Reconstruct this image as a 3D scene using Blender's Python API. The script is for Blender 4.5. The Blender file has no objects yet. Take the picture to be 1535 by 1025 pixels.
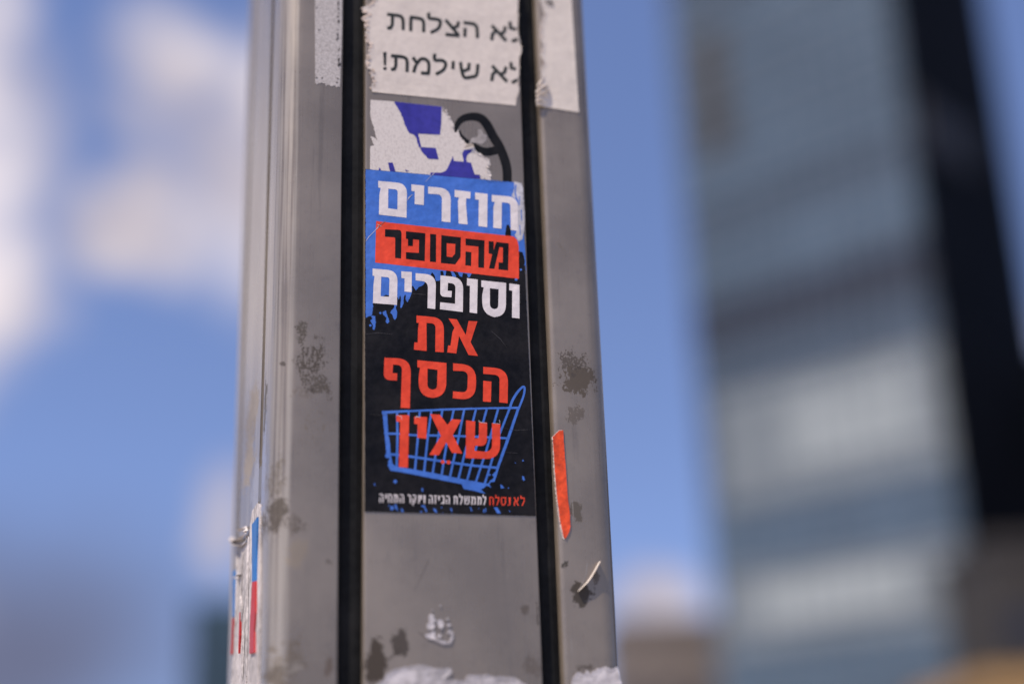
import bpy, bmesh, math, random
from mathutils import Vector, Matrix, noise
from mathutils.geometry import tessellate_polygon, delaunay_2d_cdt
random.seed(7)
S = bpy.context.scene
COL = S.collection

# ------------------------------------------------------------------ camera
# The pole's front face is the plane y = 0 (x to the right along it, z up).  The lens is 50 mm.
F_PX, CX, CY = 2132.0, 767.5, 512.5           # focal length / centre in photo pixels (1535 wide)
u_ = Vector((-201.5, -6157.0, 2132.0)).normalized()          # world up   seen by the camera
h_ = Vector((8430.0, 455.0, 2121.0)); h_ = (h_ - u_ * h_.dot(u_)).normalized()   # along the face
n_ = h_.cross(u_)
if n_.z < 0: n_ = -n_
DIST, EYE, XO = 0.70, 1.65, -0.1517
CAM = Vector((XO, -DIST, EYE))
cam = bpy.data.cameras.new("camera"); camo = bpy.data.objects.new("camera", cam); COL.objects.link(camo)
right = Vector((h_.x, n_.x, u_.x)); down = Vector((h_.y, n_.y, u_.y)); fwd = Vector((h_.z, n_.z, u_.z))
M = Matrix((right, -down, -fwd)).transposed().to_4x4(); M.translation = CAM
camo.matrix_world = M
cam.sensor_width = 36.0; cam.lens = 36.0 * F_PX / 1535.0
cam.clip_start = 0.02; cam.clip_end = 5000
cam.dof.use_dof = True; cam.dof.aperture_fstop = 1.7
S.camera = camo

def ray(px, py):
    return (right * (px - CX) + down * (py - CY) + fwd * F_PX).normalized()
def P(px, py):                                  # a measured point on the front face -> (x, z)
    d = ray(px, py); t = DIST / d.y; q = CAM + d * t
    return (q.x, q.z)
q = P(690, 480)
cam.dof.focus_distance = (Vector((q[0], 0, q[1])) - CAM).dot(fwd)

# ------------------------------------------------------------------ sun, sky, exposure
SUN = Vector((-0.42, -0.30, 0.86)).normalized()
sl = bpy.data.lights.new("sun", 'SUN'); so = bpy.data.objects.new("sun", sl); COL.objects.link(so)
sl.energy = 4.5; sl.angle = math.radians(0.55); sl.color = (1.0, 0.90, 0.78)
so.rotation_euler = SUN.to_track_quat('Z', 'Y').to_euler()
W = bpy.data.worlds.new("World"); S.world = W; W.use_nodes = True
SKY_STRENGTH = 0.10

class NT:                                        # tiny node helper
    def __init__(s, tree): s.t = tree; s.n = tree.nodes; s.l = tree.links
    def new(s, kind, **kw):
        nd = s.n.new(kind)
        for k, v in kw.items(): setattr(nd, k, v)
        return nd
    def put(s, sock, v):
        if isinstance(v, bpy.types.NodeSocket): s.l.new(v, sock)
        else: sock.default_value = v
    def math(s, op, a, b=0.0, c=None, clamp=False):
        m = s.new('ShaderNodeMath', operation=op, use_clamp=clamp)
        s.put(m.inputs[0], a); s.put(m.inputs[1], b)
        if c is not None: s.put(m.inputs[2], c)
        return m.outputs[0]
    def vmath(s, op, a, b):
        m = s.new('ShaderNodeVectorMath', operation=op); s.put(m.inputs[0], a); s.put(m.inputs[1], b)
        return m.outputs['Value'] if op in ('DOT_PRODUCT', 'LENGTH') else m.outputs[0]
    def noise(s, vec, scale, detail=4.0, rough=0.55):
        m = s.new('ShaderNodeTexNoise'); s.put(m.inputs['Vector'], vec)
        m.inputs['Scale'].default_value = scale; m.inputs['Detail'].default_value = detail
        m.inputs['Roughness'].default_value = rough
        return m
    def ramp(s, v, a, b, lo=0.0, hi=1.0):
        m = s.new('ShaderNodeMapRange', interpolation_type='SMOOTHSTEP'); s.put(m.inputs[0], v)
        m.inputs[1].default_value = a; m.inputs[2].default_value = b
        m.inputs[3].default_value = lo; m.inputs[4].default_value = hi
        return m.outputs[0]
    def mix(s, f, a, b, mode='MIX'):
        m = s.new('ShaderNodeMix', data_type='RGBA', blend_type=mode)
        s.put(m.inputs[0], f); s.put(m.inputs[6], a); s.put(m.inputs[7], b)
        return m.outputs[2]

def lin(r, g, b):
    f = lambda c: (c / 255 / 12.92) if c <= 10.3 else ((c / 255 + 0.055) / 1.055) ** 2.4
    return (f(r), f(g), f(b), 1.0)

w = NT(W.node_tree); w.n.clear()
sky = w.new('ShaderNodeTexSky', sky_type='NISHITA'); sky.sun_disc = False
sky.sun_elevation = math.asin(SUN.z); sky.sun_rotation = math.atan2(SUN.x, SUN.y)
sky.air_density = 1.0; sky.dust_density = 0.6; sky.ozone_density = 2.0
gen = w.new('ShaderNodeTexCoord').outputs['Generated']
nrmz = w.new('ShaderNodeVectorMath', operation='NORMALIZE'); w.put(nrmz.inputs[0], w.vmath('ADD', gen, (0, 0, 0.17))); w.l.new(nrmz.outputs[0], sky.inputs[0])   # a clear, haze-free horizon
skyc = w.mix(1.0, sky.outputs[0], (1.60, 1.49, 1.75, 1), 'MULTIPLY')
wob = w.noise(gen, 5.0, 5.0, 0.6)
wv = w.vmath('SUBTRACT', wob.outputs['Color'], (0.5, 0.5, 0.5))
sc = w.new('ShaderNodeVectorMath', operation='SCALE'); w.put(sc.inputs[0], wv); sc.inputs['Scale'].default_value = 0.10
dirv = w.vmath('ADD', gen, sc.outputs[0])
cloud = None
for (px, py, rx, ry, k) in [(-60, 230, 135, 190, .75), (-5, 430, 95, 120, .9), (-10, 40, 60, 120, .7), (-210, 390, 230, 170, 1.0), (-120, 520, 120, 110, .8),  # out-of-view cloud on the left added to brighten the side face's reflection
                            (290, 95, 105, 75, .95), (285, 185, 120, 50, .7), (190, 340, 105, 65, .95), (290, 320, 130, 95, 1.0),
                            (430, 250, 160, 190, .9), (350, 780, 40, 95, 1.0), (985, 915, 85, 60, .95),
                            (700, 1040, 300, 90, .8), (-420, 300, 260, 240, .9), (-500, 900, 300, 120, .8), (560, -260, 300, 120, .8),
                            (1900, 500, 260, 160, .9), (2300, -200, 300, 160, .9), (-900, -100, 300, 300, .9)]:
    c = ray(px, py)
    e1 = Vector((c.y, -c.x, 0)).normalized(); e2 = e1.cross(c)
    dv = w.vmath('SUBTRACT', dirv, tuple(c))
    a = w.math('MULTIPLY', w.vmath('DOT_PRODUCT', dv, tuple(e1)), F_PX / rx)
    b = w.math('MULTIPLY', w.vmath('DOT_PRODUCT', dv, tuple(e2)), F_PX / ry)
    d_ = w.math('LENGTH', a) if False else w.math('SQRT', w.math('ADD', w.math('MULTIPLY', a, a), w.math('MULTIPLY', b, b)))
    front = w.math('GREATER_THAN', w.vmath('DOT_PRODUCT', gen, tuple(c)), 0.3)
    m = w.math('MULTIPLY', w.ramp(d_, 1.42, 0.35, 0.0, k), front)
    cloud = m if cloud is None else w.math('MAXIMUM', cloud, m)
fine = w.noise(gen, 11.0, 6.0, 0.6).outputs['Fac']
cloud = w.math('MULTIPLY', cloud, w.ramp(fine, 0.30, 0.62, 0.55, 1.0))
cshade = w.noise(gen, 6.0, 3.0).outputs['Fac']
ccol = w.mix(w.ramp(cshade, 0.35, 0.65), (5.8, 5.1, 5.5, 1), (11.2, 9.9, 9.7, 1))
# grey-mauve shaded cloud low on the left, enlarged to darken that sky corner
bc = ray(30, 985); bdv = w.vmath('SUBTRACT', dirv, tuple(bc)); b1 = Vector((bc.y, -bc.x, 0)).normalized(); b2 = b1.cross(bc)
ba = w.math('MULTIPLY', w.vmath('DOT_PRODUCT', bdv, tuple(b1)), F_PX / 330); bb = w.math('MULTIPLY', w.vmath('DOT_PRODUCT', bdv, tuple(b2)), F_PX / 230)
bank = w.ramp(w.math('SQRT', w.math('ADD', w.math('MULTIPLY', ba, ba), w.math('MULTIPLY', bb, bb))), 1.3, .1, 0, .9)
skyc = w.mix(bank, skyc, (1.45, 1.50, 2.3, 1))
bg = w.new('ShaderNodeBackground'); w.put(bg.inputs[0], w.mix(cloud, skyc, ccol)); bg.inputs[1].default_value = SKY_STRENGTH
out = w.new('ShaderNodeOutputWorld'); w.l.new(bg.outputs[0], out.inputs[0])

S.view_settings.view_transform = 'Standard'; S.view_settings.look = 'None'
S.view_settings.exposure = 0.0; S.view_settings.gamma = 1.0
S.render.engine = 'CYCLES'
S.cycles.max_bounces = 6

# ------------------------------------------------------------------ helpers
def tag(o, label=None, cat=None, group=None, kind=None):
    if label: o['label'] = label
    if cat: o['category'] = cat
    if group: o['group'] = group
    if kind: o['kind'] = kind
    return o
def thing(name, label, cat, loc=(0, 0, 0), group=None):
    o = bpy.data.objects.new(name, None); o.empty_display_size = 0.05; COL.objects.link(o); o.location = loc
    return tag(o, label, cat, group)
def link(name, me, mat, parent=None, loc=None):
    o = bpy.data.objects.new(name, me); COL.objects.link(o)
    if mat is not None: me.materials.append(mat)
    if parent is not None:
        o.parent = parent; o.location = -parent.location       # mesh data is written in world coordinates
    return o
def mesh(name, vs, fs, mat, parent=None):
    me = bpy.data.meshes.new(name); me.from_pydata(vs, [], fs); me.update()
    return link(name, me, mat, parent)
def principled(name, rgb, rough=0.5, metal=0.0, spec=0.5):
    m = bpy.data.materials.new(name); m.use_nodes = True
    t = NT(m.node_tree); b = m.node_tree.nodes['Principled BSDF']
    b.inputs['Base Color'].default_value = rgb if len(rgb) == 4 else (*rgb, 1)
    b.inputs['Roughness'].default_value = rough; b.inputs['Metallic'].default_value = metal
    b.inputs['Specular IOR Level'].default_value = spec
    return m, t, b
def printed(name, rgb, rough=0.45, spec=0.35, var=0.12, dust=0.0, bump=0.15):
    """printed paper / vinyl: slight ink mottling, dust film and a rippled surface"""
    m, t, b = principled(name, rgb, rough, 0, spec)
    oc = t.new('ShaderNodeTexCoord').outputs['Object']
    n1 = t.noise(oc, 260.0, 5.0, 0.6).outputs['Fac']
    n2 = t.noise(oc, 28.0, 4.0, 0.6).outputs['Fac']
    dark = tuple(c * (1 - var * 1.6) for c in rgb[:3]) + (1,)
    lite = tuple(min(1, c * (1 + var)) for c in rgb[:3]) + (1,)
    col = t.mix(t.ramp(t.math('ADD', t.math('MULTIPLY', n1, 0.5), t.math('MULTIPLY', n2, 0.5)), 0.35, 0.65), dark, lite)
    if dust:
        sp = t.noise(oc, 900.0, 3.0, 0.7).outputs['Fac']
        f = t.math('ADD', t.ramp(n2, 0.42, 0.72, 0.0, dust), t.ramp(sp, 0.66, 0.74, 0.0, dust * 2.0))
        col = t.mix(f, col, (0.30, 0.27, 0.26, 1))
    t.put(b.inputs['Base Color'], col)
    t.put(b.inputs['Roughness'], t.ramp(n2, 0.3, 0.7, rough - 0.08, rough + 0.12))
    bp = t.new('ShaderNodeBump'); bp.inputs['Strength'].default_value = bump; bp.inputs['Distance'].default_value = 0.002
    t.put(bp.inputs['Height'], t.noise(oc, 75.0, 3.0, 0.5).outputs['Fac']); t.l.new(bp.outputs[0], b.inputs['Normal'])
    return m
def fillet(pts, step=7):
    """(x, y[, r]) corners -> outline with rounded corners"""
    out = []; n = len(pts)
    for i, p in enumerate(pts):
        if len(p) == 2 or p[2] <= 0: out.append((p[0], p[1])); continue
        a = Vector(pts[i - 1][:2]); c = Vector(pts[(i + 1) % n][:2]); v = Vector(p[:2])
        da, dc = (a - v), (c - v); r = min(p[2], da.length * 0.98, dc.length * 0.98)
        s_, e_ = v + da.normalized() * r, v + dc.normalized() * r
        for k in range(step + 1):
            t = k / step
            # superelliptic blend: rounder than a plain quadratic
            q_ = s_ * (1 - t) ** 2 + v * 2 * t * (1 - t) + e_ * t * t
            out.append((q_.x, q_.y))
    return out
def rough(pts, step, amp, seed=0, closed=True):
    rnd = random.Random(seed); out = []; n = len(pts)
    for i in range(n if closed else n - 1):
        a = Vector(pts[i][:2]); b = Vector(pts[(i + 1) % n][:2]); L = (b - a).length
        if L < 1e-9: continue
        nn = max(1, int(L / step)); nrm = Vector((-(b - a).y, (b - a).x)) / L
        am = pts[i][2] if len(pts[i]) > 2 else amp
        for k in range(nn):
            q_ = a + (b - a) * (k / nn) + nrm * ((rnd.random() - .5) * 2 * am if k else 0)
            out.append((q_.x, q_.y))
    if not closed: out.append(tuple(pts[-1][:2]))
    return out
def Z(ox, oy, s):                                # measured on an enlargement: origin and scale -> photo pixels
    return lambda pts: [(ox + p[0] / s, oy + p[1] / s) + tuple(v / s for v in p[2:]) for p in pts]
def circle(x, y, r, n=14, sq=1.0):
    return [(x + r * math.cos(a * 2 * math.pi / n), y + sq * r * math.sin(a * 2 * math.pi / n)) for a in range(n)]

class Flat:
    """ink on a sheet: collects outlines (with holes) on the front face at one small height above it"""
    def __init__(s, lift): s.v = []; s.f = []; s.y = -lift; s.k = 0
    def shape(s, outer, *holes, mp=P, step=7):
        rings = [[Vector((*mp(*p), 0)) for p in fillet(r_, step)] for r_ in (outer, *holes)]
        tri = tessellate_polygon(rings); base = len(s.v); s.k += 1
        for r_ in rings:
            for p in r_: s.v.append((p.x, s.y - s.k * 2e-6, p.y))
        for t in tri:
            a, b, c = (Vector(s.v[base + i]) for i in t)
            if (b - a).cross(c - a).y > 0: t = (t[0], t[2], t[1])
            s.f.append(tuple(base + i for i in t))
        return s
    def stroke(s, pts, wd, mp=P):
        """pen stroke; wd = width or one width per point (photo pixels)"""
        n = len(pts); ws = wd if isinstance(wd, (list, tuple)) else [wd] * n
        L, R = [], []
        for i in range(n):
            a = Vector(pts[max(0, i - 1)][:2]); b = Vector(pts[min(n - 1, i + 1)][:2]); d = (b - a).normalized()
            k = 1.0
            if 0 < i < n - 1:
                d1 = (Vector(pts[i][:2]) - a).normalized(); k = 1 / max(0.55, abs(d1.dot(d)))
            nr = Vector((-d.y, d.x)) * ws[i] / 2 * k; v = Vector(pts[i][:2])
            L.append(v + nr); R.append(v - nr)
        base = len(s.v); s.k += 1
        for v in L + R:
            x, z = mp(v.x, v.y); s.v.append((x, s.y - s.k * 2e-6, z))
        for i in range(n - 1):
            t = (base + i, base + i + 1, base + n + i + 1, base + n + i)
            a, b, c = (Vector(s.v[j]) for j in t[:3])
            s.f.append(t if (b - a).cross(c - a).y < 0 else t[::-1])
        return s
    def build(s, name, mat, parent): return mesh(name, s.v, s.f, mat, parent)

def smooth(pts, n=6):                            # Catmull-Rom through the points
    out = []; N = len(pts)
    for i in range(N - 1):
        p0, p1, p2, p3 = (Vector(pts[max(0, min(N - 1, j))]) for j in (i - 1, i, i + 1, i + 2))
        for k in range(n):
            t = k / n
            out.append(tuple(0.5 * ((2 * p1) + (p2 - p0) * t + (2 * p0 - 5 * p1 + 4 * p2 - p3) * t * t + (3 * p1 - p0 - 3 * p2 + p3) * t ** 3)))
    out.append(tuple(pts[-1])); return out

def inside(p, ring):
    c = False; n = len(ring); x, y = p
    for i in range(n):
        x1, y1 = ring[i]; x2, y2 = ring[i - 1]
        if (y1 > y) != (y2 > y) and x < (x2 - x1) * (y - y1) / (y2 - y1) + x1: c = not c
    return c
def edge_dist(p, ring):
    best = 1e9; v = Vector(p)
    for i in range(len(ring)):
        a = Vector(ring[i - 1]); b = Vector(ring[i]); d = b - a
        t = 0 if d.length_squared == 0 else max(0, min(1, (v - a).dot(d) / d.length_squared))
        best = min(best, (a + d * t - v).length)
    return best
def sheet(name, outline, mat, parent, lift=0.0002, grid=0.0025, height=None, to3d=None, mp=P):
    """a real sheet of paper or vinyl: outline (photo px) -> triangulated sheet with thickness;
       height(x, z, dist_to_edge) lifts it off the metal"""
    ring = [mp(*p[:2]) for p in outline]
    xs = [p[0] for p in ring]; zs = [p[1] for p in ring]
    pts = [Vector(p) for p in ring]; edges = [(i, (i + 1) % len(ring)) for i in range(len(ring))]
    rnd = random.Random(len(ring)); x = min(xs)
    while x < max(xs):
        z = min(zs)
        while z < max(zs):
            q_ = (x + (rnd.random() - .5) * grid * .5, z + (rnd.random() - .5) * grid * .5)
            if inside(q_, ring) and edge_dist(q_, ring) > grid * .35: pts.append(Vector(q_))
            z += grid
        x += grid
    vs, _, fs, *_r = delaunay_2d_cdt(pts, edges, [], 0, 1e-7)
    to3d = to3d or (lambda a, b, y: (a, -y, b))
    V = []; Fc = []
    for v in vs:
        hgt = lift + (height(v.x, v.y, edge_dist(v, ring)) if height else 0.0)
        V.append(to3d(v.x, v.y, hgt))
    nv = len(V)
    for v in vs: V.append(to3d(v.x, v.y, 0.00002))
    cnt = {}
    for f in fs:
        c = sum((vs[i] for i in f), Vector((0, 0))) / len(f)
        if not inside(c, ring): continue
        f = tuple(f); a, b, cc = (Vector(V[i]) for i in f[:3])
        nrm = (b - a).cross(cc - a); outn = Vector(to3d(0, 0, 1)) - Vector(to3d(0, 0, 0))
        if nrm.dot(outn) < 0: f = f[::-1]
        Fc.append(f)
        for i in range(len(f)):
            e = (f[i], f[(i + 1) % len(f)]); cnt[e] = cnt.get(e, 0) + 1
    for (a, b) in list(cnt):
        if (b, a) not in cnt: Fc.append((b, a, a + nv, b + nv))
    return mesh(name, V, Fc, mat, parent)

# ------------------------------------------------------------------ setting: ground, pavement, road
def slab(name, x0, x1, y0, y1, z0, z1, mat):
    vs = [(x, y, z) for z in (z0, z1) for x, y in ((x0, y0), (x1, y0), (x1, y1), (x0, y1))]
    fs = [(3, 2, 1, 0), (4, 5, 6, 7), (0, 1, 5, 4), (1, 2, 6, 5), (2, 3, 7, 6), (3, 0, 4, 7)]
    return mesh(name, vs, fs, mat)
def mottled(name, a, b, scale, rough=0.9):
    m, t, bs = principled(name, a, rough)
    oc = t.new('ShaderNodeTexCoord').outputs['Object']
    t.put(bs.inputs['Base Color'], t.mix(t.ramp(t.noise(oc, scale, 6.0).outputs['Fac'], 0.3, 0.7), (*a, 1), (*b, 1)))
    return m
g = mesh("ground", [(-2500, -2500, -.15), (2500, -2500, -.15), (2500, 2500, -.15), (-2500, 2500, -.15)], [(0, 1, 2, 3)],
         mottled("ground_dust", (.16, .145, .12), (.24, .21, .17), 0.3)); tag(g, kind='structure')
tag(slab("road", -300, 300, 6, 20, -.146, -.142, mottled("asphalt", (.045, .045, .047), (.06, .06, .06), 4)), kind='structure')
tag(slab("pavement", -60, 60, -8, 5.9, -.14, 0.0, mottled("paving", (.40, .355, .29), (.48, .43, .355), 3)), kind='structure')

# ------------------------------------------------------------------ the pole
FL, FR, BL, BR, YB = .0595, .2398, .0519, .2398, .180    # plan of the pole: left / right edges, depth
ang = math.atan(.0452)
S0 = Vector((FL + XO, .012, 0)); SD = Vector((-.0452, 1, 0)).normalized(); SN = Vector((-1, -.0452, 0)).normalized()
def PS(px, py):                                  # a measured point on the left side face -> (distance back, z)
    d = ray(px, py); t_ = (S0 - CAM).dot(SN) / d.dot(SN); q_ = CAM + d * t_
    return ((q_ - S0).dot(SD), q_.z)
def side3(a, z, y):
    q_ = S0 + SD * a + SN * y; return (q_.x, q_.y, z)
SIDE_STAINS_AND_SHEEN = [  # distance back, px, py, size back, size up, noise scale, threshold, colour, strength
    (.085, 378, 615, .03, 45, 260, .42, (.30, .25, .20), .8), (.10, 376, 690, .035, 40, 260, .44, (.30, .25, .20), .8),
    (.06, 384, 740, .03, 60, 300, .46, (.30, .33, .42), .7), (.03, 400, 690, .012, 120, 420, .50, (.26, .30, .42), .75),  # bluish pair: sky reflection painted into the side face's colour
    (.03, 400, 600, .008, 60, 500, .52, (.06, .05, .04), .8), (.10, 370, 650, .05, 90, 420, .60, (.16, .13, .11), .6)]
STAINS = [  # px, py, rx, ry, tilt, noise scale, threshold, colour, strength
    (466, 543, 40, 58, 0.2, 420, .615, (.060, .045, .034), .90), (452, 500, 14, 30, 0, 500, .60, (.05, .04, .03), .8),
    (484, 578, 28, 24, .3, 520, .59, (.055, .042, .032), .8), (455, 590, 30, 18, 0, 300, .62, (.13, .11, .10), .5),
    (868, 568, 36, 26, -.3, 330, .47, (.088, .066, .047), .9), (858, 540, 34, 30, .6, 420, .585, (.07, .055, .045), .85),
    (862, 622, 22, 24, .5, 420, .57, (.10, .082, .070), .75), (864, 765, 13, 18, 0, 450, .45, (.085, .07, .055), .8),
    (872, 890, 20, 20, -.5, 430, .44, (.050, .038, .027), .95), (893, 865, 9, 20, .3, 500, .55, (.07, .06, .05), .7),
    (846, 846, 8, 10, 0, 600, .58, (.03, .025, .02), .9),
    (562, 995, 17, 32, .15, 330, .36, (.050, .034, .022), .95), (600, 962, 15, 24, -.2, 520, .48, (.055, .042, .035), .9),
    (786, 913, 9, 12, 0, 500, .52, (.085, .07, .06), .7), (806, 918, 3, 26, 0, 600, .58, (.05, .04, .035), .8),
    (800, 1000, 22, 26, 0, 420, .60, (.09, .075, .065), .6),
    (414, 768, 22, 44, .1, 330, .54, (.072, .055, .042), .85), (442, 788, 30, 24, 0, 420, .62, (.07, .055, .045), .7),
    (414, 715, 20, 50, 0, 380, .60, (.085, .07, .055), .6), (447, 830, 18, 22, 0, 120, .40, (.33, .27, .19), .3),
    (418, 1012, 30, 22, 0, 330, .52, (.085, .062, .045), .7), (492, 1000, 8, 16, 0, 420, .50, (.085, .055, .045), .6),
    (437, 1000, 26, 14, 0, 300, .55, (.42, .38, .33), .5), (490, 840, 12, 10, .6, 520, .62, (.07, .055, .05), .7),
    (424, 543, 6, 6, 0, 600, .52, (.04, .03, .03), .8), (842, 372, 6, 26, -.4, 520, .62, (.07, .06, .055), .5),
    (445, 265, 26, 22, 0, 560, .70, (.46, .42, .39), .5), (880, 1000, 26, 8, 0, 420, .60, (.05, .04, .035), .7),
    (432, 985, 60, 44, 0, 220, .60, (.11, .088, .065), .55), (470, 640, 40, 60, 0, 300, .67, (.11, .09, .07), .5), (722, 900, 14, 16, 0, 350, .66, (.14, .12, .11), .4), (672, 850, 10, 14, 0, 350, .66, (.13, .115, .105), .4),
]
mm, t, b = principled("painted_aluminium", (.2, .185, .175), .28, .35, .55)
oc = t.new('ShaderNodeTexCoord').outputs['Object']
sep = t.new('ShaderNodeSeparateXYZ'); t.l.new(oc, sep.inputs[0])
mapn = t.new('ShaderNodeMapping'); mapn.inputs['Scale'].default_value = (1, 1, 0.012); t.l.new(oc, mapn.inputs[0])
streak = t.noise(mapn.outputs[0], 420.0, 3.0, 0.6).outputs['Fac']           # drawn-aluminium lines along the extrusion, also the mask for painted reflections
cloudy = t.noise(oc, 16.0, 6.0, 0.62).outputs['Fac']
grime = t.noise(oc, 140.0, 6.0, 0.65).outputs['Fac']
base = t.mix(t.ramp(cloudy, .3, .72), (.224, .180, .136, 1), (.300, .243, .184, 1))
base = t.mix(t.ramp(grime, .55, .78, 0, .35), base, (.12, .105, .095, 1))
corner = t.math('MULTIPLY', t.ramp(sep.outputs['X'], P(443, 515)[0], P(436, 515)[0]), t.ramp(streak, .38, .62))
base = t.mix(t.math('MULTIPLY', corner, .8), base, (.46, .39, .30, 1))  # pale streaks: reflections painted into the left corner and side colour
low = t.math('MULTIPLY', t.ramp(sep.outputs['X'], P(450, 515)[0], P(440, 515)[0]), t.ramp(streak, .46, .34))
base = t.mix(t.math('MULTIPLY', low, .4), base, (.15, .125, .105, 1))  # dark streaks deepen those painted reflections
xf = t.new('ShaderNodeCombineXYZ'); t.l.new(sep.outputs['X'], xf.inputs[0]); t.l.new(sep.outputs['Z'], xf.inputs[2])
rough_s = t.math('ADD', t.ramp(cloudy, .3, .7, .25, .33), t.math('MULTIPLY', t.math('SUBTRACT', streak, .5), .12))
allm = None
wn = t.new('ShaderNodeVectorMath', operation='SCALE'); wn.inputs['Scale'].default_value = 1.9
t.put(wn.inputs[0], t.vmath('SUBTRACT', t.noise(oc, 150.0, 4.0, .65).outputs['Color'], (.5, .5, .5))); warp = wn.outputs[0]
sm2 = t.new('ShaderNodeMapping'); sm2.inputs['Rotation'].default_value = (0, .75, 0); sm2.inputs['Scale'].default_value = (1, 1, .30); t.l.new(oc, sm2.inputs[0]); scrape = sm2.outputs[0]
def stain_or_sheen(r_, sc_, th):                          # chips, scabs and painted sky sheen: denser towards the middle, ragged at the rim
    fall = t.ramp(r_, 1.25, .25)
    nz = t.math('ADD', t.math('MULTIPLY', t.noise(oc, sc_ * 1.9, 5.0, .7).outputs['Fac'], .62), t.math('MULTIPLY', t.noise(scrape, sc_ * 2.6, 4.0, .65).outputs['Fac'], .38))
    v = t.math('ADD', t.math('MULTIPLY', t.math('SUBTRACT', nz, .5), 4.5), t.math('MULTIPLY', fall, 2.0))
    th2 = 1.3 + (th - .5) * 5.0
    return t.math('MULTIPLY', t.ramp(v, th2, th2 + .09), t.ramp(r_, 1.3, .95))
for (px, py, rx, ry, tilt, sc_, th, colr, k) in STAINS:
    cx_, cz_ = P(px, py); x1, _z = P(px + rx, py); _x, z1 = P(px, py - ry)
    mp_ = t.new('ShaderNodeMapping', vector_type='TEXTURE'); t.l.new(xf.outputs[0], mp_.inputs[0])
    mp_.inputs['Location'].default_value = (cx_, 0, cz_); mp_.inputs['Rotation'].default_value = (0, tilt, 0)
    mp_.inputs['Scale'].default_value = (abs(x1 - cx_) * 1.15, 1, abs(z1 - cz_) * 1.15)
    r_ = t.vmath('LENGTH', t.vmath('ADD', mp_.outputs[0], warp), (0, 0, 0))
    msk = t.math('MULTIPLY', stain_or_sheen(r_, sc_, th), k)
    base = t.mix(msk, base, (*(c * .72 for c in colr), 1))
    allm = msk if allm is None else t.math('MAXIMUM', allm, msk)
yz = t.new('ShaderNodeCombineXYZ'); t.l.new(sep.outputs['Y'], yz.inputs[0]); t.l.new(sep.outputs['Z'], yz.inputs[2])
onside = t.math('LESS_THAN', sep.outputs['X'], FL + XO + .0015)
for (y_, px, py, ry, z_, sc_, th, colr, k) in SIDE_STAINS_AND_SHEEN:
    cz_ = PS(px, py)[1]; z1 = PS(px, py - z_)[1]
    mp_ = t.new('ShaderNodeMapping', vector_type='TEXTURE'); t.l.new(yz.outputs[0], mp_.inputs[0])
    mp_.inputs['Location'].default_value = (y_, 0, cz_); mp_.inputs['Scale'].default_value = (ry, 1, abs(z1 - cz_))
    r_ = t.vmath('LENGTH', t.vmath('ADD', mp_.outputs[0], warp), (0, 0, 0))
    msk = t.math('MULTIPLY', t.math('MULTIPLY', stain_or_sheen(r_, sc_, th), onside), k)
    base = t.mix(msk, base, (*colr, 1)); allm = t.math('MAXIMUM', allm, msk)
# hairline scratches running at random angles
sm = t.new('ShaderNodeMapping'); sm.inputs['Rotation'].default_value = (0, .35, 0); sm.inputs['Scale'].default_value = (1, 1, .02); t.l.new(oc, sm.inputs[0])
scr = t.noise(sm.outputs[0], 700.0, 2.0, .5).outputs['Fac']
scm = t.math('MULTIPLY', t.ramp(scr, .70, .73), t.ramp(t.noise(oc, 30.0, 2.0).outputs['Fac'], .52, .62))
base = t.mix(t.math('MULTIPLY', scm, .5), base, (.42, .38, .34, 1))
sm3 = t.new('ShaderNodeMapping'); sm3.inputs['Rotation'].default_value = (0, -.9, 0); sm3.inputs['Scale'].default_value = (1, 1, .03); t.l.new(oc, sm3.inputs[0])
scr2 = t.math('MULTIPLY', t.ramp(t.noise(sm3.outputs[0], 900.0, 2.0, .5).outputs['Fac'], .70, .72), t.ramp(t.noise(oc, 42.0, 2.0).outputs['Fac'], .52, .60))
base = t.mix(t.math('MULTIPLY', scr2, .45), base, (.10, .085, .07, 1))
dm = t.new('ShaderNodeMapping'); dm.inputs['Scale'].default_value = (1, 1, .045); t.l.new(oc, dm.inputs[0])
drip = t.math('MULTIPLY', t.ramp(t.noise(dm.outputs[0], 170.0, 4.0, .6).outputs['Fac'], .54, .70), t.ramp(t.noise(oc, 11.0, 3.0).outputs['Fac'], .42, .62))
base = t.mix(t.math('MULTIPLY', drip, .34), base, (.12, .10, .08, 1))                 # rain-washed dirt runs
speck = t.ramp(t.noise(oc, 1100.0, 2.0, .6).outputs['Fac'], .70, .735)
base = t.mix(t.math('MULTIPLY', speck, .5), base, (.09, .075, .06, 1))
t.put(b.inputs['Base Color'], base)
t.put(b.inputs['Roughness'], t.mix(allm, rough_s, (.85, .85, .85, 1)))
t.put(b.inputs['Metallic'], t.mix(allm, (.35, .35, .35, 1), (0, 0, 0, 1)))
bp = t.new('ShaderNodeBump'); bp.inputs['Strength'].default_value = .10; bp.inputs['Distance'].default_value = .0006
t.put(bp.inputs['Height'], t.math('ADD', grime, t.math('MULTIPLY', streak, .6))); t.l.new(bp.outputs[0], b.inputs['Normal'])
METAL = mm
RUBBER = printed("slot_rubber", (.010, .010, .010), .75, .15, .3, .02, .1)

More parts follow.
